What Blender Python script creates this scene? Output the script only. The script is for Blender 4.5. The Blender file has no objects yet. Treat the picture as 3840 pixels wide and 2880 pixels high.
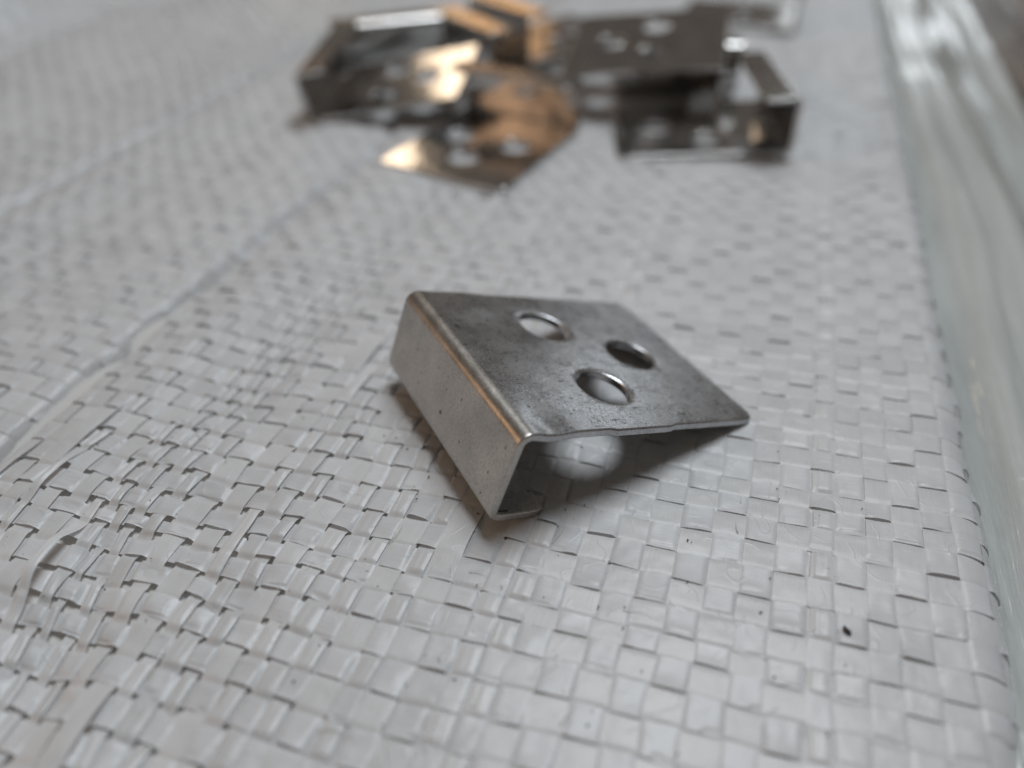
import bpy, bmesh, math, random
import numpy as np
from mathutils import Matrix, Vector

random.seed(7)
rng = np.random.default_rng(11)
MM = 0.001
SC = bpy.context.scene
COL = SC.collection

# ------------------------------------------------------------------ camera
cam_data = bpy.data.cameras.new('camera')
cam = bpy.data.objects.new('camera', cam_data)
COL.objects.link(cam)
SC.camera = cam
cam_data.sensor_width = 36.0
cam_data.lens = 720.0 / 1024.0 * 36.0
cam_data.clip_start = 0.002
cam_data.clip_end = 20.0
CAM_H = 53.81 * MM
RT = Vector((0.99988, -0.01018, -0.01183))     # camera right, in the world
DN = Vector((-0.01561, -0.65200, -0.75806))    # camera down
FW = RT.cross(DN)
cam.matrix_world = Matrix(((RT.x, -DN.x, -FW.x, 0.0), (RT.y, -DN.y, -FW.y, 0.0),
                           (RT.z, -DN.z, -FW.z, CAM_H), (0, 0, 0, 1)))
cam_data.dof.use_dof = True
cam_data.dof.focus_distance = 67.0 * MM
cam_data.dof.aperture_fstop = 9.8
cam_data.dof.aperture_blades = 0

# ------------------------------------------------------------------ dim room light
world = bpy.data.worlds.new('World')
SC.world = world
world.use_nodes = True
bg = world.node_tree.nodes['Background']
bg.inputs['Color'].default_value = (1.0, 0.88, 0.77, 1)
bg.inputs['Strength'].default_value = 0.12


def area_lamp(name, direction, dist, size, power, colour, target=(0.0, 0.065, 0.0), size_y=None):
    ld = bpy.data.lights.new(name, 'AREA')
    ld.energy = power
    ld.color = colour
    ld.size = size
    if size_y:
        ld.shape = 'RECTANGLE'
        ld.size_y = size_y
    else:
        ld.shape = 'DISK'
    o = bpy.data.objects.new(name, ld)
    COL.objects.link(o)
    d = Vector(direction).normalized()
    o.location = Vector(target) + d * dist
    o.rotation_euler = d.to_track_quat('Z', 'Y').to_euler()
    return o


area_lamp('ceiling_lamp', (0.25, 0.34, 1.0), 0.70, 0.33, 3.85, (0.89, 0.95, 1.0))
area_lamp('side_lamp', (-0.88, -0.12, 0.44), 0.80, 0.66, 0.82, (1.0, 0.60, 0.34), (0.0, 0.08, 0.0), 0.27)
area_lamp('back_lamp', (-0.185, 0.90, 0.385), 0.90, 0.09, 0.13, (1.0, 0.78, 0.56), (-0.01, 0.14, 0), 0.10)
area_lamp('small_lamp', (-0.42, 0.85, 0.345), 0.90, 0.08, 0.034, (1.0, 0.58, 0.26), (-0.04, 0.15, 0), 0.07)
area_lamp('bench_lamp', (-0.03, 0.96, 0.245), 0.90, 0.13, 0.038, (1.0, 0.55, 0.24), (0, 0.17, 0), 0.05)
area_lamp('window_light', (0.43, 0.87, 0.22), 1.00, 0.20, 0.14, (0.88, 0.95, 1.0), (0.03, 0.12, 0), 0.10)

SC.view_settings.view_transform = 'Standard'
SC.view_settings.look = 'None'
SC.view_settings.exposure = 0.08
SC.view_settings.gamma = 1.0
SC.cycles.max_bounces = 10
SC.cycles.glossy_bounces = 6


# ------------------------------------------------------------------ helpers
def tag(o, label=None, cat=None, group=None, kind=None):
    if label: o['label'] = label
    if cat: o['category'] = cat
    if group: o['group'] = group
    if kind: o['kind'] = kind
    return o


def link(name, mesh, material, parent=None):
    o = bpy.data.objects.new(name, mesh)
    COL.objects.link(o)
    if material is not None and not mesh.materials:
        mesh.materials.append(material)
    if parent is not None:
        o.parent = parent
    return o


def empty(name, loc=(0, 0, 0)):
    o = bpy.data.objects.new(name, None)
    o.empty_display_size = 0.005
    o.location = loc
    COL.objects.link(o)
    return o


def hash2(ix, iy, seed):
    h = (ix.astype(np.int64) * 374761393 + iy.astype(np.int64) * 668265263 + seed * 1442695041) & 0xFFFFFFFF
    h = ((h ^ (h >> 13)) * 1274126177) & 0xFFFFFFFF
    h = (h ^ (h >> 16)) & 0xFFFFFFFF
    return h / 4294967295.0 * 2.0 - 1.0


def noise(x, y, seed=0):
    """value noise in -1..1"""
    x = np.asarray(x, float); y = np.asarray(y, float)
    x, y = np.broadcast_arrays(x, y)
    fx = np.floor(x); fy = np.floor(y)
    tx = x - fx; ty = y - fy
    tx = tx * tx * (3 - 2 * tx); ty = ty * ty * (3 - 2 * ty)
    ix = fx.astype(np.int64); iy = fy.astype(np.int64)
    a = hash2(ix, iy, seed); b = hash2(ix + 1, iy, seed)
    c = hash2(ix, iy + 1, seed); d = hash2(ix + 1, iy + 1, seed)
    return (a * (1 - tx) + b * tx) * (1 - ty) + (c * (1 - tx) + d * tx) * ty


def sstep(a, b, x):
    t = np.clip((x - a) / (b - a), 0, 1)
    return t * t * (3 - 2 * t)


def grid_mesh(name, P, uv=None):
    """P: (n, m, 3) array in mm -> mesh in metres, smooth"""
    n, m = P.shape[:2]
    me = bpy.data.meshes.new(name)
    idx = np.arange(n * m).reshape(n, m)
    q = np.stack([idx[:-1, :-1], idx[1:, :-1], idx[1:, 1:], idx[:-1, 1:]], -1).reshape(-1, 4)
    me.vertices.add(n * m)
    me.vertices.foreach_set('co', (P.reshape(-1, 3) * MM).astype(np.float32).ravel())
    me.loops.add(q.size)
    me.loops.foreach_set('vertex_index', q.astype(np.int32).ravel())
    me.polygons.add(len(q))
    me.polygons.foreach_set('loop_start', np.arange(0, q.size, 4, dtype=np.int32))
    me.update(calc_edges=True)
    me.polygons.foreach_set('use_smooth', np.ones(len(q), dtype=bool))
    if uv is not None:
        lay = me.uv_layers.new(name='UVMap')
        lay.data.foreach_set('uv', uv.reshape(-1, 2)[q.ravel()].astype(np.float32).ravel())
    me.validate()
    return me


# ------------------------------------------------------------------ materials
class Mat:
    def __init__(self, name):
        self.m = bpy.data.materials.new(name)
        self.m.use_nodes = True
        self.nt = self.m.node_tree
        self.bsdf = self.nt.nodes['Principled BSDF']
        self.out = self.nt.nodes['Material Output']

    def n(self, t, **kw):
        nd = self.nt.nodes.new(t)
        for k, v in kw.items():
            if k in nd.inputs.keys():
                nd.inputs[k].default_value = v
            else:
                setattr(nd, k, v)
        return nd

    def l(self, a, b):
        self.nt.links.new(a, b)

    def coords(self, kind='Object', scale=(1000, 1000, 1000)):
        tc = self.n('ShaderNodeTexCoord')
        mp = self.n('ShaderNodeMapping')
        mp.inputs['Scale'].default_value = scale
        self.l(tc.outputs[kind], mp.inputs['Vector'])
        return mp.outputs['Vector']

    def noise(self, vec, scale, detail=2.0, rough=0.5, dist=0.0):
        nd = self.n('ShaderNodeTexNoise')
        nd.inputs['Scale'].default_value = scale
        nd.inputs['Detail'].default_value = detail
        nd.inputs['Roughness'].default_value = rough
        nd.inputs['Distortion'].default_value = dist
        self.l(vec, nd.inputs['Vector'])
        return nd.outputs['Fac']

    def ramp(self, fac, stops):
        r = self.n('ShaderNodeValToRGB')
        e = r.color_ramp.elements
        while len(e) < len(stops):
            e.new(0.5)
        for el, (p, c) in zip(e, stops):
            el.position = p
            el.color = (*c, 1) if len(c) == 3 else c
        self.l(fac, r.inputs['Fac'])
        return r.outputs['Color']

    def math(self, op, a, b=None, clamp=False):
        nd = self.n('ShaderNodeMath', operation=op, use_clamp=clamp)
        for i, v in enumerate((a, b)):
            if v is None: continue
            if isinstance(v, (int, float)): nd.inputs[i].default_value = v
            else: self.l(v, nd.inputs[i])
        return nd.outputs[0]

    def mix(self, fac, a, b, mode='MIX'):
        nd = self.n('ShaderNodeMix', data_type='RGBA', blend_type=mode)
        for s, v in ((nd.inputs[0], fac), (nd.inputs[6], a), (nd.inputs[7], b)):
            if isinstance(v, (int, float)): s.default_value = v
            elif isinstance(v, tuple): s.default_value = (*v, 1)
            else: self.l(v, s)
        return nd.outputs[2]

    def bump(self, height, strength, dist, normal=None):
        b = self.n('ShaderNodeBump')
        b.inputs['Strength'].default_value = strength
        b.inputs['Distance'].default_value = dist
        self.l(height, b.inputs['Height'])
        if normal is not None: self.l(normal, b.inputs['Normal'])
        return b.outputs['Normal']


def steel(name, base, rough, scratch, scale_seed=0.0):
    k = Mat(name)
    v = k.coords()
    blot = k.noise(v, 0.22, 4, 0.6)
    fine = k.noise(v, 3.0, 4, 0.65)
    # short curly scratches: thin contour lines of a noise, broken up by a second noise
    c1 = k.noise(v, 1.35, 2.0, 0.6, 0.9)
    line1 = k.math('LESS_THAN', k.math('ABSOLUTE', k.math('SUBTRACT', c1, 0.5)), 0.022)
    brk1 = k.math('GREATER_THAN', k.noise(v, 1.4, 1.0), 0.54)
    area1 = k.ramp(k.noise(v, 0.16, 2.0), [(0.40, (0, 0, 0)), (0.60, (1, 1, 1))])
    s1 = k.math('MULTIPLY', k.math('MULTIPLY', line1, brk1), area1)
    vs = k.coords('Object', (330, 2600, 2600))
    c2 = k.noise(vs, 1.2, 2.0, 0.5, 0.4)
    line2 = k.math('LESS_THAN', k.math('ABSOLUTE', k.math('SUBTRACT', c2, 0.52)), 0.020)
    brk2 = k.math('GREATER_THAN', k.noise(v, 0.6, 1.0), 0.54)
    s2 = k.math('MULTIPLY', line2, brk2)
    c3 = k.noise(v, 2.6, 1.0, 0.5, 1.6)
    line3 = k.math('LESS_THAN', k.math('ABSOLUTE', k.math('SUBTRACT', c3, 0.47)), 0.022)
    brk3 = k.math('GREATER_THAN', k.noise(v, 0.7, 2.0), 0.60)
    s3 = k.math('MULTIPLY', line3, brk3)
    grain = k.noise(v, 3.6, 2.0, 0.7)
    tcn = k.n('ShaderNodeTexCoord'); sx = k.n('ShaderNodeSeparateXYZ'); k.l(tcn.outputs['Normal'], sx.inputs[0])
    flat = k.math('GREATER_THAN', k.math('MAXIMUM', k.math('ABSOLUTE', sx.outputs['Z']), k.math('ABSOLUTE', sx.outputs['X'])), 0.97)
    sp = k.n('ShaderNodeSeparateXYZ'); k.l(v, sp.inputs[0])
    flat = k.math('MULTIPLY', flat, k.math('MULTIPLY', k.math('GREATER_THAN', sp.outputs['Y'], 0.35), k.math('LESS_THAN', sp.outputs['Y'], 24.9)))
    s1 = k.math('MULTIPLY', s1, flat); s2 = k.math('MULTIPLY', s2, flat)
    lo = tuple(b * 0.78 for b in base)
    hi = tuple(min(1, b * 1.14) for b in base)
    colr = k.mix(k.ramp(blot, [(0.30, (0, 0, 0)), (0.72, (1, 1, 1))]), lo, hi)
    colr = k.mix(0.55, colr, k.ramp(grain, [(0.30, (0.62, 0.60, 0.58)), (0.50, (0.95, 0.95, 0.95)), (0.72, (1.25, 1.24, 1.22))]), 'MULTIPLY')
    pit = k.math('MULTIPLY', k.math('GREATER_THAN', k.noise(v, 1.1, 0.0), 0.80), flat)
    colr = k.mix(k.math('MULTIPLY', pit, 0.8), colr, (0.07, 0.06, 0.055))
    colr = k.mix(k.math('MULTIPLY', k.math('MAXIMUM', s1, s2), scratch), colr, (0.09, 0.085, 0.09))
    colr = k.mix(k.math('MULTIPLY', s3, scratch * 0.6), colr, (0.86, 0.86, 0.84))
    k.l(colr, k.bsdf.inputs['Base Color'])
    k.bsdf.inputs['Metallic'].default_value = 1.0
    rg = k.math('ADD', k.math('MULTIPLY', blot, 0.22), rough - 0.11)
    rg = k.math('ADD', rg, k.math('MULTIPLY', k.math('SUBTRACT', fine, 0.5), 0.16))
    k.l(rg, k.bsdf.inputs['Roughness'])
    hgt = k.math('ADD', k.math('MULTIPLY', fine, 0.5), k.math('MULTIPLY', k.math('MAXIMUM', s1, s2), -0.9))
    nrm = k.bump(hgt, 0.35 * scratch, 0.00004)
    nrm = k.bump(k.noise(v, 0.30, 2.0), 0.25, 0.00025, nrm)
    k.l(nrm, k.bsdf.inputs['Normal'])
    return k.m


def tape_material(name, tint):
    k = Mat(name)
    uv = k.coords('UV', (1, 1, 1))
    st = k.n('ShaderNodeMapping'); st.inputs['Scale'].default_value = (90, 3.0, 1)
    k.l(uv, st.inputs['Vector'])
    stri = k.noise(st.outputs['Vector'], 1.0, 3.0, 0.6)
    obj = k.coords()
    blot = k.noise(obj, 0.16, 3.0, 0.6)
    crk = k.noise(obj, 0.9, 3.0, 0.6)
    info = k.n('ShaderNodeObjectInfo')
    val = k.math('ADD', k.math('MULTIPLY', info.outputs['Random'], 0.12), 0.90)
    c = k.mix(k.ramp(blot, [(0.35, (0, 0, 0)), (0.70, (1, 1, 1))]), tuple(t * 0.93 for t in tint), tint)
    c = k.mix(0.5, c, k.ramp(stri, [(0.30, (0.86, 0.86, 0.87)), (0.55, (1, 1, 1)), (0.75, (1.06, 1.06, 1.05))]), 'MULTIPLY')
    hs = k.n('ShaderNodeHueSaturation')
    k.l(val, hs.inputs['Value'])
    k.l(c, hs.inputs['Color'])
    # scattered tan dust specks
    dust = k.math('GREATER_THAN', k.noise(obj, 2.2, 1.0, 0.4), 0.80)
    c2 = k.mix(k.math('MULTIPLY', dust, 0.55), hs.outputs['Color'], (0.22, 0.18, 0.13))
    k.l(c2, k.bsdf.inputs['Base Color'])
    k.l(k.math('ADD', k.math('MULTIPLY', stri, 0.22), 0.24), k.bsdf.inputs['Roughness'])
    k.bsdf.inputs['Specular IOR Level'].default_value = 0.5
    crs = k.ramp(k.math('ABSOLUTE', k.math('SUBTRACT', k.noise(obj, 0.36, 0.0, 0.5, 0.3), 0.5)), [(0.0, (1, 1, 1)), (0.03, (0, 0, 0))])
    crs = k.math('MULTIPLY', crs, k.math('GREATER_THAN', k.noise(obj, 0.3, 1.0), 0.52))
    nrm = k.bump(stri, 0.36, 0.00004)
    nrm = k.bump(crs, 0.30, 0.00006, nrm)
    nrm = k.bump(crk, 0.22, 0.00010, nrm)
    k.l(nrm, k.bsdf.inputs['Normal'])
    tr = k.n('ShaderNodeBsdfTranslucent')
    k.l(c2, tr.inputs['Color'])
    k.l(nrm, tr.inputs['Normal'])
    mx = k.n('ShaderNodeMixShader')
    mx.inputs[0].default_value = 0.36
    k.l(k.bsdf.outputs[0], mx.inputs[1])
    k.l(tr.outputs[0], mx.inputs[2])
    k.l(mx.outputs[0], k.out.inputs['Surface'])
    return k.m


M_WARP = tape_material('warp_tape_plastic', (0.735, 0.735, 0.735))
M_WEFT = tape_material('weft_tape_plastic', (0.75, 0.755, 0.765))
M_HERO = steel('scratched_steel', (0.49, 0.495, 0.51), 0.28, 0.85)
M_SMOOTH = steel('dull_smooth_steel', (0.52, 0.495, 0.465), 0.34, 0.20)
M_PILE = steel('bright_steel', (0.54, 0.53, 0.52), 0.13, 0.25)

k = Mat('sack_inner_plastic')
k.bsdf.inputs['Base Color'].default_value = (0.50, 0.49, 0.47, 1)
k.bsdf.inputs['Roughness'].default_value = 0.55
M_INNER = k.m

k = Mat('pale_plastic_film')
v = k.coords()
rt_ = k.n('ShaderNodeMapping'); rt_.inputs['Rotation'].default_value = (0, 0, math.radians(19))
vs = k.n('ShaderNodeMapping'); vs.inputs['Scale'].default_value = (0.55, 0.035, 0.3)
k.l(v, rt_.inputs['Vector']); k.l(rt_.outputs['Vector'], vs.inputs['Vector'])
strk = k.noise(vs.outputs['Vector'], 1.0, 4.0, 0.6)
c = k.mix(k.noise(v, 0.05, 3.0), (0.34, 0.36, 0.35), (0.47, 0.485, 0.472))
c = k.mix(0.4, c, k.ramp(strk, [(0.35, (0.78, 0.79, 0.78)), (0.65, (1.12, 1.12, 1.12))]), 'MULTIPLY')
k.l(c, k.bsdf.inputs['Base Color'])
k.l(k.math('ADD', k.math('MULTIPLY', k.noise(v, 0.12, 3.0), 0.22), 0.10), k.bsdf.inputs['Roughness'])
k.bsdf.inputs['Coat Weight'].default_value = 0.9
k.bsdf.inputs['Coat Roughness'].default_value = 0.06
k.bsdf.inputs['Subsurface Weight'].default_value = 0.0
nr = k.bump(strk, 0.38, 0.0010)
k.l(k.bump(k.noise(v, 0.35, 3.0), 0.25, 0.0006, nr), k.bsdf.inputs['Normal'])
k.l(nr, k.bsdf.inputs['Coat Normal'])
M_FILM = k.m

k = Mat('dark_brown_wood')
v = k.coords()
rt_ = k.n('ShaderNodeMapping'); rt_.inputs['Rotation'].default_value = (0, 0, math.radians(19))
vs = k.n('ShaderNodeMapping'); vs.inputs['Scale'].default_value = (0.22, 0.015, 0.2)
k.l(v, rt_.inputs['Vector']); k.l(rt_.outputs['Vector'], vs.inputs['Vector'])
strk = k.noise(vs.outputs['Vector'], 1.0, 4.0, 0.65)
c = k.mix(k.ramp(strk, [(0.35, (0, 0, 0)), (0.68, (1, 1, 1))]), (0.020, 0.014, 0.011), (0.16, 0.125, 0.10))
k.l(c, k.bsdf.inputs['Base Color'])
k.bsdf.inputs['Roughness'].default_value = 0.22
k.l(k.bump(strk, 0.7, 0.003), k.bsdf.inputs['Normal'])
M_WOOD = k.m

k = Mat('black_grit')
k.bsdf.inputs['Base Color'].default_value = (0.02, 0.017, 0.015, 1)
k.bsdf.inputs['Roughness'].default_value = 0.8
M_GRIT = k.m

# ------------------------------------------------------------------ table
n = 60
gx, gy = np.meshgrid(np.linspace(-900, 900, n), np.linspace(-500, 1500, n), indexing='ij')
P = np.stack([gx, gy, -12 + 0.0 * gx], -1)
tag(link('table_top', grid_mesh('table_top', P), M_WOOD), 'dark brown wooden bench top', kind='structure')

# ------------------------------------------------------------------ woven sack surface
WARP = np.array([math.cos(math.radians(71.0)), math.sin(math.radians(71.0))])
WEFT = np.array([math.cos(math.radians(-15.6)), math.sin(math.radians(-15.6))])
EDGE_U, EDGE_R = 24.6, 3.9


def bunch(u, v):
    return np.exp(-((u + 45) / 16.0) ** 2 - ((v - 26) / 32.0) ** 2)


def lie(u):
    """profile of the cloth across its folds (mm)"""
    z = np.zeros_like(u)
    z += 1.3 * np.exp(-((u + 58) / 6.0) ** 2)
    z -= 3.4 * np.exp(-((u + 67.0) / 1.2) ** 2)
    z += 0.5 * np.exp(-((u + 76) / 6.0) ** 2)
    z += 1.5 * np.exp(-((u + 105) / 6.0) ** 2)
    z -= 5.0 * np.exp(-((u + 112.0) / 1.4) ** 2)
    z += 4.0 * sstep(-118, -165, u)
    z += 9.5 * sstep(-168, -191, u)
    z -= 7.0 * sstep(-192, -204, u)
    return z


def surf(u, v, d):
    """cloth coordinates (mm along weft, mm along warp, height off the cloth) -> xyz in mm"""
    u = np.asarray(u, float); v = np.asarray(v, float)
    b = bunch(u, v)
    uu = u - 3.2 * np.tanh((v - 22) / 13.0) * np.exp(-((u + 49) / 13.0) ** 2) * np.exp(-((v - 25) / 40.0) ** 2)
    uu = uu + 0.35 * noise(u / 17, v / 21, 5) + 0.14 * noise(u / 4.1, v / 5.3, 6)
    vv = v + 0.45 * noise(u / 19, v / 23, 7) + 0.14 * noise(u / 4.7, v / 4.3, 8)
    wob = 0.55 * noise(v / 9.0, 0 * v, 21) + 0.3 * noise(v / 3.7, 0 * v, 22)
    r = EDGE_R * (1 + 0.10 * noise(v / 14.0, 0 * v + 3, 23))
    e0 = EDGE_U + wob * 0.6
    th = np.clip((uu - e0) / r, 0, math.pi / 2)
    over = np.maximum(uu - e0 - r * math.pi / 2, 0)
    us = np.where(uu > e0, e0 + r * np.sin(th), uu)
    zz = np.where(uu > e0, -(r - r * np.cos(th)) - over, 0.0)
    far = sstep(30, 90, v)
    zz = zz + lie(u + 1.6 * noise(v / 16, u / 30, 32) + 0.6 * noise(v / 5, u / 9, 33)) * (0.8 + 0.35 * noise(v / 22, u / 60, 31))
    zz = zz + 0.35 * noise(u / 26, v / 30, 9) * sstep(20, -20, uu) + 0.12 * noise(u / 8, v / 9, 10)
    zz = zz + b * (0.7 * noise(u / 6.5, v / 8.5, 12) + 0.3 * noise(u / 2.8, v / 3.5, 13))
    # flat under the bracket
    x = us * WEFT[0] + vv * WARP[0] + np.sin(th) * d * WEFT[0]
    y = us * WEFT[1] + vv * WARP[1] + np.sin(th) * d * WEFT[1]
    near = np.exp(-(((x - 6) / 22) ** 2 + ((y - 60) / 22) ** 2)) + 1.3 * np.exp(-((x - 8) / 46) ** 4 - ((y - 160) / 46) ** 4)
    zz = np.where(th <= 0, zz * (1 - 0.75 * np.minimum(near, 1.3)), zz)
    z = zz + np.cos(th) * d - 0.12
    return np.stack([x, y, z], -1)


def to_uv(x, y):
    det = WEFT[0] * WARP[1] - WEFT[1] * WARP[0]
    return (x * WARP[1] - y * WARP[0]) / det, (WEFT[0] * y - WEFT[1] * x) / det


# tape centre lines and widths
ub, uw = [], []
known = [-2.0, 0.76, 3.7, 6.6, 9.3, 12.5, 14.4, 17.2, 19.5, 22.25]     # tape borders read at one row
for a, b_ in zip(known[:-1], known[1:]):
    ub.append((a + b_) / 2); uw.append(b_ - a)
e = known[-1]
while e < 39:
    p = rng.uniform(2.6, 3.0); ub.append(e + p / 2); uw.append(p); e += p
e = known[0]
lub, luw = [], []
while e > -262:
    p = rng.uniform(2.55, 3.05)
    if rng.random() < (0.52 if -62 < e < -8 else 0.22): p = rng.uniform(1.5, 2.1)
    lub.append(e - p / 2); luw.append(p); e -= p
ub = np.array(lub[::-1] + ub); uw = np.array(luw[::-1] + uw)
vb, vw = [], []
e = -2.0
while e < 282:
    p = rng.uniform(2.65, 3.0)
    if rng.random() < 0.2: p = rng.uniform(1.9, 2.4)
    p *= 1.02; vb.append(e + p / 2); vw.append(p); e += p
vb = np.array(vb); vw = np.array(vw)
print('tapes', len(ub), len(vb))


def visible_range(fixed, axis):
    """range of the running coordinate of a tape that lies inside the (widened) view"""
    t = np.arange(-20, 300, 1.0) if axis == 'u' else np.arange(-270, 40, 1.0)
    if axis == 'u': u, v = np.full_like(t, fixed), t
    else: u, v = t, np.full_like(t, fixed)
    x = u * WEFT[0] + v * WARP[0]; y = u * WEFT[1] + v * WARP[1]
    ok = (y > 9) & (y < 275) & (x > -27 - 0.60 * y) & (x < 60 + 0.60 * y)
    if not ok.any(): return None
    return t[ok].min() - 3, t[ok].max() + 3


def steps(t0, t1, other, axis):
    """sample positions: fine close to the camera, coarse far off"""
    out = [t0]
    while out[-1] < t1:
        t = out[-1]
        u, v = (other, t) if axis == 'u' else (t, other)
        x = u * WEFT[0] + v * WARP[0]; y = u * WEFT[1] + v * WARP[1]
        dd = math.hypot(x * 0.7, y)
        out.append(t + (0.22 if dd < 75 else 0.40 if dd < 115 else 0.7))
    return np.array(out)


def plateau(c):
    return np.tanh(4.6 * c)


sack = empty('woven_sack')
tag(sack, 'white woven plastic sack of flat crossing tapes under the steel brackets', 'sack')

NAC, FAC_ = 14, 6
fr = random.Random(21)
floats, fhigh = {}, {}
for i in range(len(ub)):
    if -66 < ub[i] < -14 and fr.random() < 0.5:
        floats[i] = [fr.uniform(5, 75) for _ in range(fr.choice((1, 1, 2)))]
        fhigh[i] = fr.uniform(0.22, 0.45)
i_loose = int(np.argmin(np.abs(ub + 50.5)))
floats[i_loose] = [26.0]; fhigh[i_loose] = 1.5
CN = np.array([-1, -0.94, -0.87, -0.8, -0.72, -0.62, -0.48, -0.28, 0.0, 0.28, 0.52, 0.72, 0.88, 1.0])
for i, (u0, w0) in enumerate(zip(ub, uw)):
    rg = visible_range(u0, 'u')
    if rg is None: continue
    t = steps(rg[0], rg[1], u0, 'u')
    y_near = u0 * WEFT[1] + rg[0] * WARP[1]
    na = NAC if y_near < 70 else FAC_
    c = np.linspace(-1, 1, na) if na < NAC else CN
    phi = np.interp(t, vb, np.arange(len(vb)))
    sgn = 1 if i % 2 == 0 else -1
    wv = -sgn * plateau(np.cos(math.pi * phi))                 # +1: on top
    B = bunch(np.full_like(t, u0), t)
    narrow = w0 < 2.15
    flt = np.zeros_like(t)                                     # short floats where the tape has worked loose
    if -66 < u0 < -14:
        for fv in floats.get(i, ()):
            flt = np.maximum(flt, np.exp(-np.abs((t - fv) / 3.4) ** 3.0))
        wv = np.maximum(wv, 2 * flt - 1)
    wf = (0.47 if narrow and u0 < -12 else 0.498) * w0 * (1.0 - 0.42 * B * (0.7 + 0.5 * noise(t / 9, i + 0 * t, 41)) + 0.06 * noise(t / 6, i + 0 * t, 42))
    shift = 0.12 * noise(t / 8, i + 0 * t, 43) * (1 + 2 * B)
    C, T = np.meshgrid(c, t, indexing='xy')
    U = u0 + shift[:, None] + C * wf[:, None]
    top = np.maximum(wv, 0)[:, None]
    loose = 0.30 + 0.70 * float(sstep(6, -25, u0))
    z = ((0.055 + 0.03 * loose) * wv)[:, None] + 0 * C + (flt * fhigh.get(i, 0.35))[:, None]
    z += top * loose * (0.03 * (1 - C ** 2) + 0.05 * noise(T / 1.9, C * 0.8 + 7 * i, 44) * np.abs(C))
    z += 0.025 * noise(T / 0.9, C * 1.3 + 11 * i, 45)
    z += B[:, None] * top * 0.16 * noise(T / 2.6, C * 0.7 + 5 * i, 46)
    if narrow:      # folded lengthwise: a raised double layer down the tape
        z += 0.13 * (1 - C ** 2) * top
        c0 = 0.15 + 0.35 * noise(t / 14, i + 0 * t, 47)[:, None]
        z += 0.075 * sstep(0.0, 0.14, C - c0) * (0.4 + 0.6 * top)
        z += 0.05 * np.exp(-((C - c0 + 0.5) / 0.12) ** 2) * (0.3 + top)
    P = surf(U, T, z)
    uv = np.stack([(C * wf[:, None] + 2 * i) / 10, T / 10], -1)
    link('warp_tape', grid_mesh('warp_tape', P, uv), M_WARP, sack)

for j, (v0, w0) in enumerate(zip(vb, vw)):
    rg = visible_range(v0, 'v')
    if rg is None: continue
    t1 = min(rg[1], ub[-1] + 1)
    t = steps(rg[0], t1, v0, 'v')
    near = False
    xs = t * WEFT[0] + v0 * WARP[0]; ys = t * WEFT[1] + v0 * WARP[1]
    na = NAC if np.min(np.hypot(xs * 0.7, ys)) < 75 else FAC_
    c = np.linspace(-1, 1, na) if na < NAC else CN
    phi = np.interp(t, ub, np.arange(len(ub)))
    sgn = 1 if j % 2 == 0 else -1
    wv = sgn * plateau(np.cos(math.pi * phi))
    B = bunch(t, np.full_like(t, v0))
    wf = (0.498 - 0.045 * sstep(-12, -30, t) * sstep(-85, -65, t)) * w0 * (1.0 - 0.30 * B * (0.8 + 0.5 * noise(t / 8, j + 0 * t, 51)) + 0.05 * noise(t / 4, j + 0 * t, 52))
    shift = 0.10 * noise(t / 5, j + 0 * t, 53) * (1 + 2 * B)
    C, T = np.meshgrid(c, t, indexing='xy')
    V = v0 + shift[:, None] + C * wf[:, None]
    top = np.maximum(wv, 0)[:, None]
    loose = (0.30 + 0.70 * sstep(6, -25, t))[:, None]
    z = ((0.075 + 0.04 * loose[:, 0]) * wv)[:, None] + 0 * C
    lift = 0.11 + 0.22 * noise(t / 2.6, 3.7 * j + 0 * t, 54) + 0.10 * noise(t / 7.1, 1.7 * j + 0 * t, 59)
    z += top * np.clip(lift, -0.02, 0.42)[:, None] * (np.clip(-C, 0, 1) ** 1.5)      # rim facing the near side stands up
    z += top * loose * 0.02 * (1 - C ** 2)
    fold = sstep(0.05, 0.25, noise(t / 3.3, 2.3 * j + 0 * t, 55))[:, None]
    cf = -0.62 + 0.18 * noise(t / 4.0, 5.1 * j + 0 * t, 56)[:, None]
    z -= top * fold * 0.11 * sstep(0.0, 0.10, cf - C)
    z += top * loose * 0.09 * noise(T / 1.5, C * 0.9 + 9 * j, 57)
    tilt = hash2(np.round(phi).astype(np.int64), np.full(len(t), j), 61)
    z += top * loose * (0.085 * tilt)[:, None] * C
    wrk = hash2(np.round(phi).astype(np.int64), np.full(len(t), j), 62)
    z += top * loose * (0.04 * np.maximum(wrk, 0))[:, None] * np.cos(3.2 * C + 2 * tilt[:, None])
    z += 0.025 * noise(T / 0.8, C * 1.4 + 13 * j, 58)
    z += B[:, None] * top * 0.30 * noise(T / 2.2, C * 0.7 + 3 * j, 60)
    P = surf(T, V, z)
    uv = np.stack([(C * wf[:, None] + 2 * j) / 10, T / 10], -1)
    link('weft_tape', grid_mesh('weft_tape', P, uv), M_WEFT, sack)

# the second layer of the sack, seen only through the gaps of the weave
tu = np.concatenate([np.arange(-268, 22, 3.0), np.arange(22, 40, 0.6)])
tv = np.arange(-25, 300, 3.0)
U, V = np.meshgrid(tu, tv, indexing='ij')
link('inner_layer', grid_mesh('inner_layer', surf(U, V, -0.55 + 0 * U)), M_INNER, sack)

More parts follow.
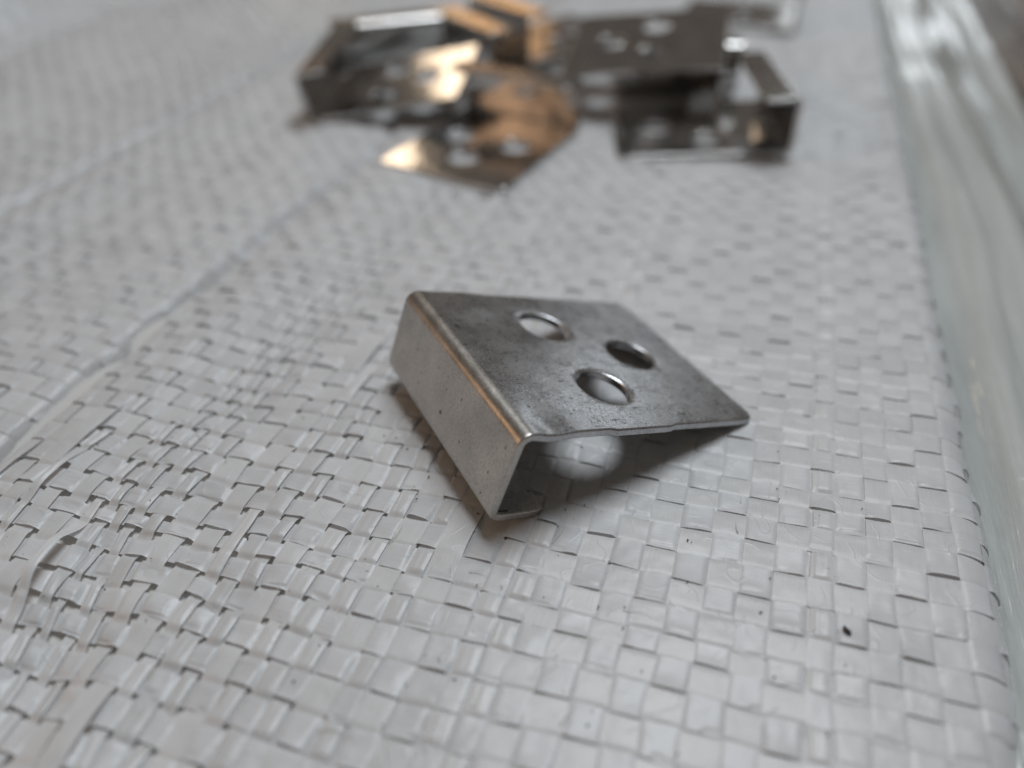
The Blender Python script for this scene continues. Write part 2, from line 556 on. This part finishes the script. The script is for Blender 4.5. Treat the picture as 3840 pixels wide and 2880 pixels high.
# ------------------------------------------------------------------ plastic film beside the sack
tu = np.arange(25.2, 62.0, 0.45)
tv = np.arange(-40, 330, 2.0)
U, V = np.meshgrid(tu, tv, indexing='ij')
Z = -5.0 + 2.2 * sstep(27, 33, U) - 1.2 * sstep(36, 60, U)
bend_ = U + 2.5 * noise(V / 60, 0 * V, 71) + 0.02 * (V - 60)
Z += 0.55 * noise(bend_ / 3.2, V / 120, 72) * sstep(27, 31, U) + 0.25 * noise(bend_ / 1.3, V / 60, 73) * sstep(27, 31, U)
Z += 0.9 * noise(U / 14, V / 38, 74)
Z -= 7.5 * sstep(42, 51, U + 3 * noise(V / 30, 0 * V, 75))
P = np.stack([U * WEFT[0] + V * WARP[0], U * WEFT[1] + V * WARP[1], Z], -1)
tag(link('plastic_film', grid_mesh('plastic_film', P), M_FILM),
    'pale greenish glossy plastic film with long ripples lying along the sack edge', 'plastic film')

# ------------------------------------------------------------------ bent sheet steel brackets
BL, BH, BLIP, BW, BT, BR = 30.8, 10.1, 6.4, 25.2, 0.85, 1.35
HOLES = [(14.0, 18.45, 2.85), (14.0, 6.65, 2.85), (22.4, 12.6, 2.85)]
HS = 3.85


def lines(marks, step):
    out = [marks[0]]
    for a, b in zip(marks[:-1], marks[1:]):
        m = max(1, int(round((b - a) / step)))
        out += [a + (b - a) * q / m for q in range(1, m + 1)]
    return np.array(out)


def bracket_parts(tag_name, hero):
    arc = BR * math.pi / 2
    # s runs: 0 = free end of the plate ... bend ... flange ... bend ... lip end
    s1 = BL - BR; s2 = s1 + arc; s3 = s2 + BH - 2 * BR; s4 = s3 + arc; s5 = s4 + BLIP - BR
    xs = sorted({BL - (hx + q) for hx, hy, hr in HOLES for q in (-HS, HS)})
    ys = sorted({round(hy + q, 6) for hx, hy, hr in HOLES for q in (-HS, HS)})
    st = 0.62 if hero else 0.95
    sl = lines([0, 1.3] + xs + [s1], st)
    sl = np.concatenate([sl, np.linspace(s1, s2, 9)[1:], lines([s2, s3], 1.2)[1:], np.linspace(s3, s4, 9)[1:], lines([s4, s5], 1.0)[1:]])
    yl = lines([0, 1.3] + ys + [BW - 1.3, BW], st)

    def prof(s):
        if s <= s1: return (BL - s, 0.0), (0.0, 1.0)
        if s <= s2:
            a = math.pi / 2 + (s - s1) / BR
            return (BR + BR * math.cos(a), -BR + BR * math.sin(a)), (math.cos(a), math.sin(a))
        if s <= s3: return (0.0, -BR - (s - s2)), (-1.0, 0.0)
        if s <= s4:
            a = math.pi + (s - s3) / BR
            return (BR + BR * math.cos(a), -(BH - BR) + BR * math.sin(a)), (math.cos(a), math.sin(a))
        return (BR + (s - s4), -BH), (0.0, -1.0)

    # flat pattern: vertices (s, y) and quads
    pts, key = [], {}

    def vert(s, y):
        kk = (round(s, 5), round(y, 5))
        if kk not in key:
            key[kk] = len(pts); pts.append((s, y))
        return key[kk]

    quads = []
    hs = [(BL - hx, hy, hr) for hx, hy, hr in HOLES]
    for a in range(len(sl) - 1):
        for b in range(len(yl) - 1):
            ms, my = (sl[a] + sl[a + 1]) / 2, (yl[b] + yl[b + 1]) / 2
            if any(abs(ms - h[0]) < HS and abs(my - h[1]) < HS for h in hs): continue
            quads.append([vert(sl[a], yl[b]), vert(sl[a + 1], yl[b]), vert(sl[a + 1], yl[b + 1]), vert(sl[a], yl[b + 1])])
    for h in hs:
        ss = [s for s in sl if abs(s - h[0]) <= HS + 1e-4]
        yy = [y for y in yl if abs(y - h[1]) <= HS + 1e-4]
        loop = [(s, yy[0]) for s in ss] + [(ss[-1], y) for y in yy[1:]] + [(s, yy[-1]) for s in ss[-2::-1]] + [(ss[0], y) for y in yy[-2:0:-1]]
        rings = []
        for f in (1.0, 0.55, 0.30, 0.0):
            ring = []
            for s, y in loop:
                ds, dy = s - h[0], y - h[1]
                d = math.hypot(ds, dy)
                jag = 1.0 + (0.004 * math.sin(9 * math.atan2(dy, ds) + h[1]) * 0.5 if f == 0 else 0)
                cs, cy = h[0] + ds / d * h[2] * jag, h[1] + dy / d * h[2] * jag
                ring.append(vert(cs + (s - cs) * f, cy + (y - cy) * f))
            rings.append(ring)
        nl = len(loop)
        for ra, rb in zip(rings[:-1], rings[1:]):
            for q in range(nl):
                quads.append([ra[q], ra[(q + 1) % nl], rb[(q + 1) % nl], rb[q]])

    def shape(s, y):
        # rounded free corners of the plate and of the lip
        rc = 1.3
        for s_end, sg in ((0.0, 1), (s5, -1)):
            ds = (s - s_end) * sg
            for y_end, yg in ((0.0, 1), (BW, -1)):
                dy = (y - y_end) * yg
                r2 = rc if sg == 1 else 0.6
                if ds < r2 and dy < r2:
                    a, b = 1 - ds / r2, 1 - dy / r2
                    na, nb = a * math.sqrt(1 - b * b / 2), b * math.sqrt(1 - a * a / 2)
                    s, y = s_end + sg * r2 * (1 - na), y_end + yg * r2 * (1 - nb)
                    return s, y
        return s, y

    edge_n = {}
    for q in quads:
        for a, b in zip(q, q[1:] + q[:1]):
            edge_n.setdefault(frozenset((a, b)), []).append((a, b))
    rim = [lst[0] for lst in edge_n.values() if len(lst) == 1]
    flat = [shape(s, y) for s, y in pts]
    out2 = {}                                        # outward direction of the cut edge in the flat pattern
    for a, b in rim:
        ds, dy = flat[b][0] - flat[a][0], flat[b][1] - flat[a][1]
        ln = math.hypot(ds, dy) or 1.0
        for q in (a, b):
            o_ = out2.setdefault(q, [0.0, 0.0])
            o_[0] += dy / ln; o_[1] -= ds / ln
    bm = bmesh.new()
    vo, vi, chain = [], [], {}
    RB, PH = 0.20, [math.radians(a) for a in (0, 30, 60, 90)]
    for q, (s_raw, y_raw) in enumerate(pts):
        s, y = flat[q]
        (x, z), (nx, nz) = prof(s)
        if hero and s < s1:
            # torn tie of the blanking cut on one long edge
            if y_raw < 0.7:
                tab = float(sstep(10.2, 10.6, x) * sstep(18.4, 18.1, x))
                y -= 0.22 * tab * (1 - y_raw / 0.7)
            # slight roll of the sheet by the bend, as pressed
            nb = float(sstep(0.0, 1.5, x - BR))
            z += 0.13 * nb * (math.tanh((y - 2.6) / 1.7) - 1) * math.exp(-((x - 3.6) / 1.7) ** 2)
            z += 0.28 * nb * math.tanh((y - 20.3) / 2.0) * math.exp(-((x - 6.2) / 2.2) ** 2) * math.exp(-((y - 20.3) / 5.0) ** 2)
            z += 0.10 * math.exp(-(((x - 22) / 7) ** 2 + ((y - 12) / 8) ** 2))
            for hx, hy, hr in HOLES:        # rims drawn down a little by the punch
                d = math.hypot(x - hx, y - hy)
                z -= 0.10 * math.exp(-((d - hr) / 0.25) ** 2) if d < hr + 1.6 else 0
        if hero and s > s4:
            z -= 0.07 * math.sin((s - s4) / (s5 - s4) * math.pi)
        P0 = Vector((x, y, z)); N0 = Vector((nx, 0.0, nz))
        if q in out2:
            os_, oy = out2[q]
            ln = math.hypot(os_, oy) or 1.0
            O0 = (Vector((-nz, 0.0, nx)) * (os_ / ln) + Vector((0, 1, 0)) * (oy / ln)).normalized()
            ch = [P0 - O0 * RB * (1 - math.sin(p)) - N0 * RB * (1 - math.cos(p)) for p in PH]
            ch += [P0 - O0 * RB * (1 - math.sin(p)) - N0 * (BT - RB * (1 - math.cos(p))) for p in reversed(PH)]
            chain[q] = [bm.verts.new(c_) for c_ in ch]
            vo.append(chain[q][0]); vi.append(chain[q][-1])
        else:
            vo.append(bm.verts.new(P0)); vi.append(bm.verts.new(P0 - N0 * BT))
    for q in quads:
        bm.faces.new([vo[a] for a in q])
        bm.faces.new([vi[a] for a in reversed(q)])
    for a, b in rim:
        ca, cb = chain[a], chain[b]
        for m in range(len(ca) - 1):
            bm.faces.new([cb[m], ca[m], ca[m + 1], cb[m + 1]])
    bmesh.ops.recalc_face_normals(bm, faces=bm.faces[:])
    bm.verts.ensure_lookup_table(); bm.faces.ensure_lookup_table(); bm.verts.index_update()
    # area weighted normals, so that flat faces stay flat next to their rounded rims
    nor = np.zeros((len(bm.verts), 3))
    for f in bm.faces:
        a = f.calc_area(); nn = np.array(f.normal) * (a ** 1.5)
        for vtx in f.verts: nor[vtx.index] += nn
    nor /= np.maximum(np.linalg.norm(nor, axis=1, keepdims=True), 1e-12)
    groups = {'plate': [], 'flange': [], 'lip': []}
    for f in bm.faces:
        cx, _, cz = f.calc_center_median()
        if cx > BR and cz > -BH / 2: groups['plate'].append(f)
        elif cx > BR and cz <= -BH / 2: groups['lip'].append(f)
        else: groups['flange'].append(f)
    out = {}
    for name, faces in groups.items():
        ids = sorted({vtx.index for f in faces for vtx in f.verts})
        remap = {q: r_ for r_, q in enumerate(ids)}
        me = bpy.data.meshes.new(name + '_' + tag_name)
        me.from_pydata([bm.verts[q].co * MM for q in ids], [], [[remap[vtx.index] for vtx in f.verts] for f in faces])
        me.polygons.foreach_set('use_smooth', [True] * len(me.polygons))
        me.update()
        me.normals_split_custom_set_from_vertices([tuple(nor[q]) for q in ids])
        out[name] = me
    bm.free()
    return out


def frame(xdir, zdir, origin):
    x = Vector(xdir).normalized()
    z = Vector(zdir); z = (z - z.dot(x) * x).normalized()
    y = z.cross(x)
    o = Vector(origin) * MM
    return Matrix(((x.x, y.x, z.x, o.x), (x.y, y.y, z.y, o.y), (x.z, y.z, z.z, o.z), (0, 0, 0, 1)))


def bracket(meshes, material, xdir, zdir, origin, label, group=None, plain=None):
    root = empty('steel_bracket')
    root.matrix_world = frame(xdir, zdir, origin)
    for name in ('plate', 'flange', 'lip'):
        link(name, meshes[name], material if name == 'plate' or plain is None else plain, root)
    tag(root, label, 'bracket', group)
    return root


hero = bracket_parts('scratched', True)
bracket(hero, M_HERO, (0.82426, 0.43262, -0.36529), (0.32345, 0.16976, 0.93089), (0.75, 42.6, 11.52),
        'scratched dull steel bracket with three round holes standing alone on the white weave', None, M_SMOOTH)

pile = bracket_parts('bright', False)
G = 'bright steel brackets in the heap'
bracket(pile, M_PILE, (-1, 0.05, -0.04), (0.04, 0.01, -1), (50.2, 122.2, 0.9),
        'shiny bracket lying plate down in the heap with its raised flange beside the plastic film', G)
bracket(pile, M_PILE, (-15, -27, 0), (0, 0, -1), (14.0, 137.0, 0.15),
        'shiny bracket with its holed plate flat on the weave and bright glare on one corner', G)
bracket(pile, M_PILE, (0.97, -0.17, 0.19), (0.20, 0.07, -0.98), (-35.5, 168.7, 2.2),
        'tilted shiny bracket at the heap end away from the plastic film, plate propped up', G)
bracket(pile, M_PILE, (-0.957, 0.268, -0.111), (-0.15, -0.14, 0.98), (45.85, 160.9, 15.95),
        'dark mirror bracket lying on top of the heap with its three holes facing up', G)
bracket(pile, M_PILE, (-0.31, 0.95, 0), (0, 0, -1), (-38.8, 172.5, 0.4),
        'bracket standing behind the tilted one, dark flange showing above it', G)
bracket(pile, M_PILE, (0.84, 0.54, 0), (0, 0, -1), (-17.7, 185.7, 0.4),
        'bracket in the middle of the heap with a glowing orange lip strip', G)
bracket(pile, M_PILE, (0.84, 0.54, 0.03), (0.03, 0, -1), (-9.0, 190.0, 2.2),
        'bracket nested against the one with the orange lip strip, farther from the lone bracket', G)
bracket(pile, M_PILE, (0.03, 1, 0), (0, 0, -1), (23.0, 155.5, 0.3),  # extra bracket, added to darken the shaded hollow under the top one
        'bracket added to darken the space under the dark mirror bracket, its flange toward the lone bracket', G)
bracket(pile, M_PILE, (-0.93, 0.36, 0), (0, 0, -1), (74.5, 199.5, 0.3),
        'bracket mostly hidden under the dark mirror bracket, free corner reaching toward the film', G)

# ------------------------------------------------------------------ specks
def speck(name, x, y, z, size, seed):
    r = random.Random(seed)
    bm = bmesh.new()
    bmesh.ops.create_icosphere(bm, subdivisions=2, radius=1.0)
    for vtx in bm.verts:
        k_ = 0.7 + 0.5 * r.random()
        vtx.co = Vector((vtx.co.x * 1.6 * k_, vtx.co.y * 0.9 * k_, vtx.co.z * 0.45 * k_)) * size * MM
    me = bpy.data.meshes.new(name)
    bm.to_mesh(me); bm.free()
    o = link(name, me, M_GRIT)
    o.location = (x * MM, y * MM, z * MM)
    o.rotation_euler = (0, 0, r.uniform(0, 3))
    return o


tag(speck('grit_speck', 26.9, 31.0, 0.22, 0.26, 3), 'single small black speck of grit on the bare weave near the film', 'grit')

# fine dust lying on the weave
dv, df = [], []
r = random.Random(5)
ico = bmesh.new(); bmesh.ops.create_icosphere(ico, subdivisions=1, radius=1.0)
ico.verts.ensure_lookup_table()
base_v = [vtx.co.copy() for vtx in ico.verts]
base_f = [[vtx.index for vtx in f.verts] for f in ico.faces]
ico.free()
for q in range(150):
    y = r.uniform(20, 75); x = r.uniform(-0.62 * y - 18, 0.45 * y + 14)
    u_, v_ = to_uv(x, y)
    if u_ > 22: continue
    p_ = surf(np.array([u_]), np.array([v_]), np.array([0.24]))[0]
    sz = r.choice((0.035, 0.05, 0.07, 0.09))
    rot = Matrix.Rotation(r.uniform(0, 3.1), 3, 'Z')
    off = len(dv)
    for b_ in base_v:
        w_ = rot @ Vector((b_.x * r.uniform(1.0, 2.4), b_.y * 0.8, b_.z * 0.6))
        dv.append(((p_[0] + w_.x * sz) * MM, (p_[1] + w_.y * sz) * MM, (p_[2] + w_.z * sz) * MM))
    df += [[off + a for a in f] for f in base_f]
me = bpy.data.meshes.new('dust')
me.from_pydata(dv, [], df)
tag(link('dust', me, M_GRIT), 'scattered dark dust specks on the white weave', 'dust', kind='stuff')

# split fibres and slivers standing off the tapes
fv, ff = [], []
r = random.Random(17)
for q in range(46):
    y = r.uniform(22, 72); x = r.uniform(-0.60 * y - 16, 0.35 * y + 6)
    u_, v_ = to_uv(x, y)
    if u_ > 20: continue
    lng = r.uniform(1.2, 4.0); ang = (0 if r.random() < 0.5 else math.pi / 2) + r.uniform(-0.35, 0.35)
    hgt, wid, bow = r.uniform(0.05, 0.35), r.uniform(0.025, 0.07), r.uniform(-0.5, 0.5)
    off = len(fv); ns = 9
    for a in range(ns):
        t_ = a / (ns - 1)
        lu = (t_ - 0.5) * lng; lw = bow * math.sin(math.pi * t_)
        du = math.cos(ang) * lu - math.sin(ang) * lw; dv_ = math.sin(ang) * lu + math.cos(ang) * lw
        base = surf(np.array([u_ + du]), np.array([v_ + dv_]), np.array([0.22 + hgt * math.sin(math.pi * min(1, t_ * 1.3))]))[0]
        ww = wid * (1 - 0.8 * t_)
        nx_, ny_ = -math.sin(ang + 0.3), math.cos(ang + 0.3)
        fv.append(((base[0] - nx_ * ww) * MM, (base[1] - ny_ * ww) * MM, base[2] * MM))
        fv.append(((base[0] + nx_ * ww) * MM, (base[1] + ny_ * ww) * MM, (base[2] + ww * 0.6) * MM))
        if a: ff.append([off + 2 * a - 2, off + 2 * a - 1, off + 2 * a + 1, off + 2 * a])
me = bpy.data.meshes.new('loose_fibre')
me.from_pydata(fv, [], ff)
me.polygons.foreach_set('use_smooth', [True] * len(me.polygons))
tag(link('loose_fibre', me, M_INNER, sack), kind='stuff')
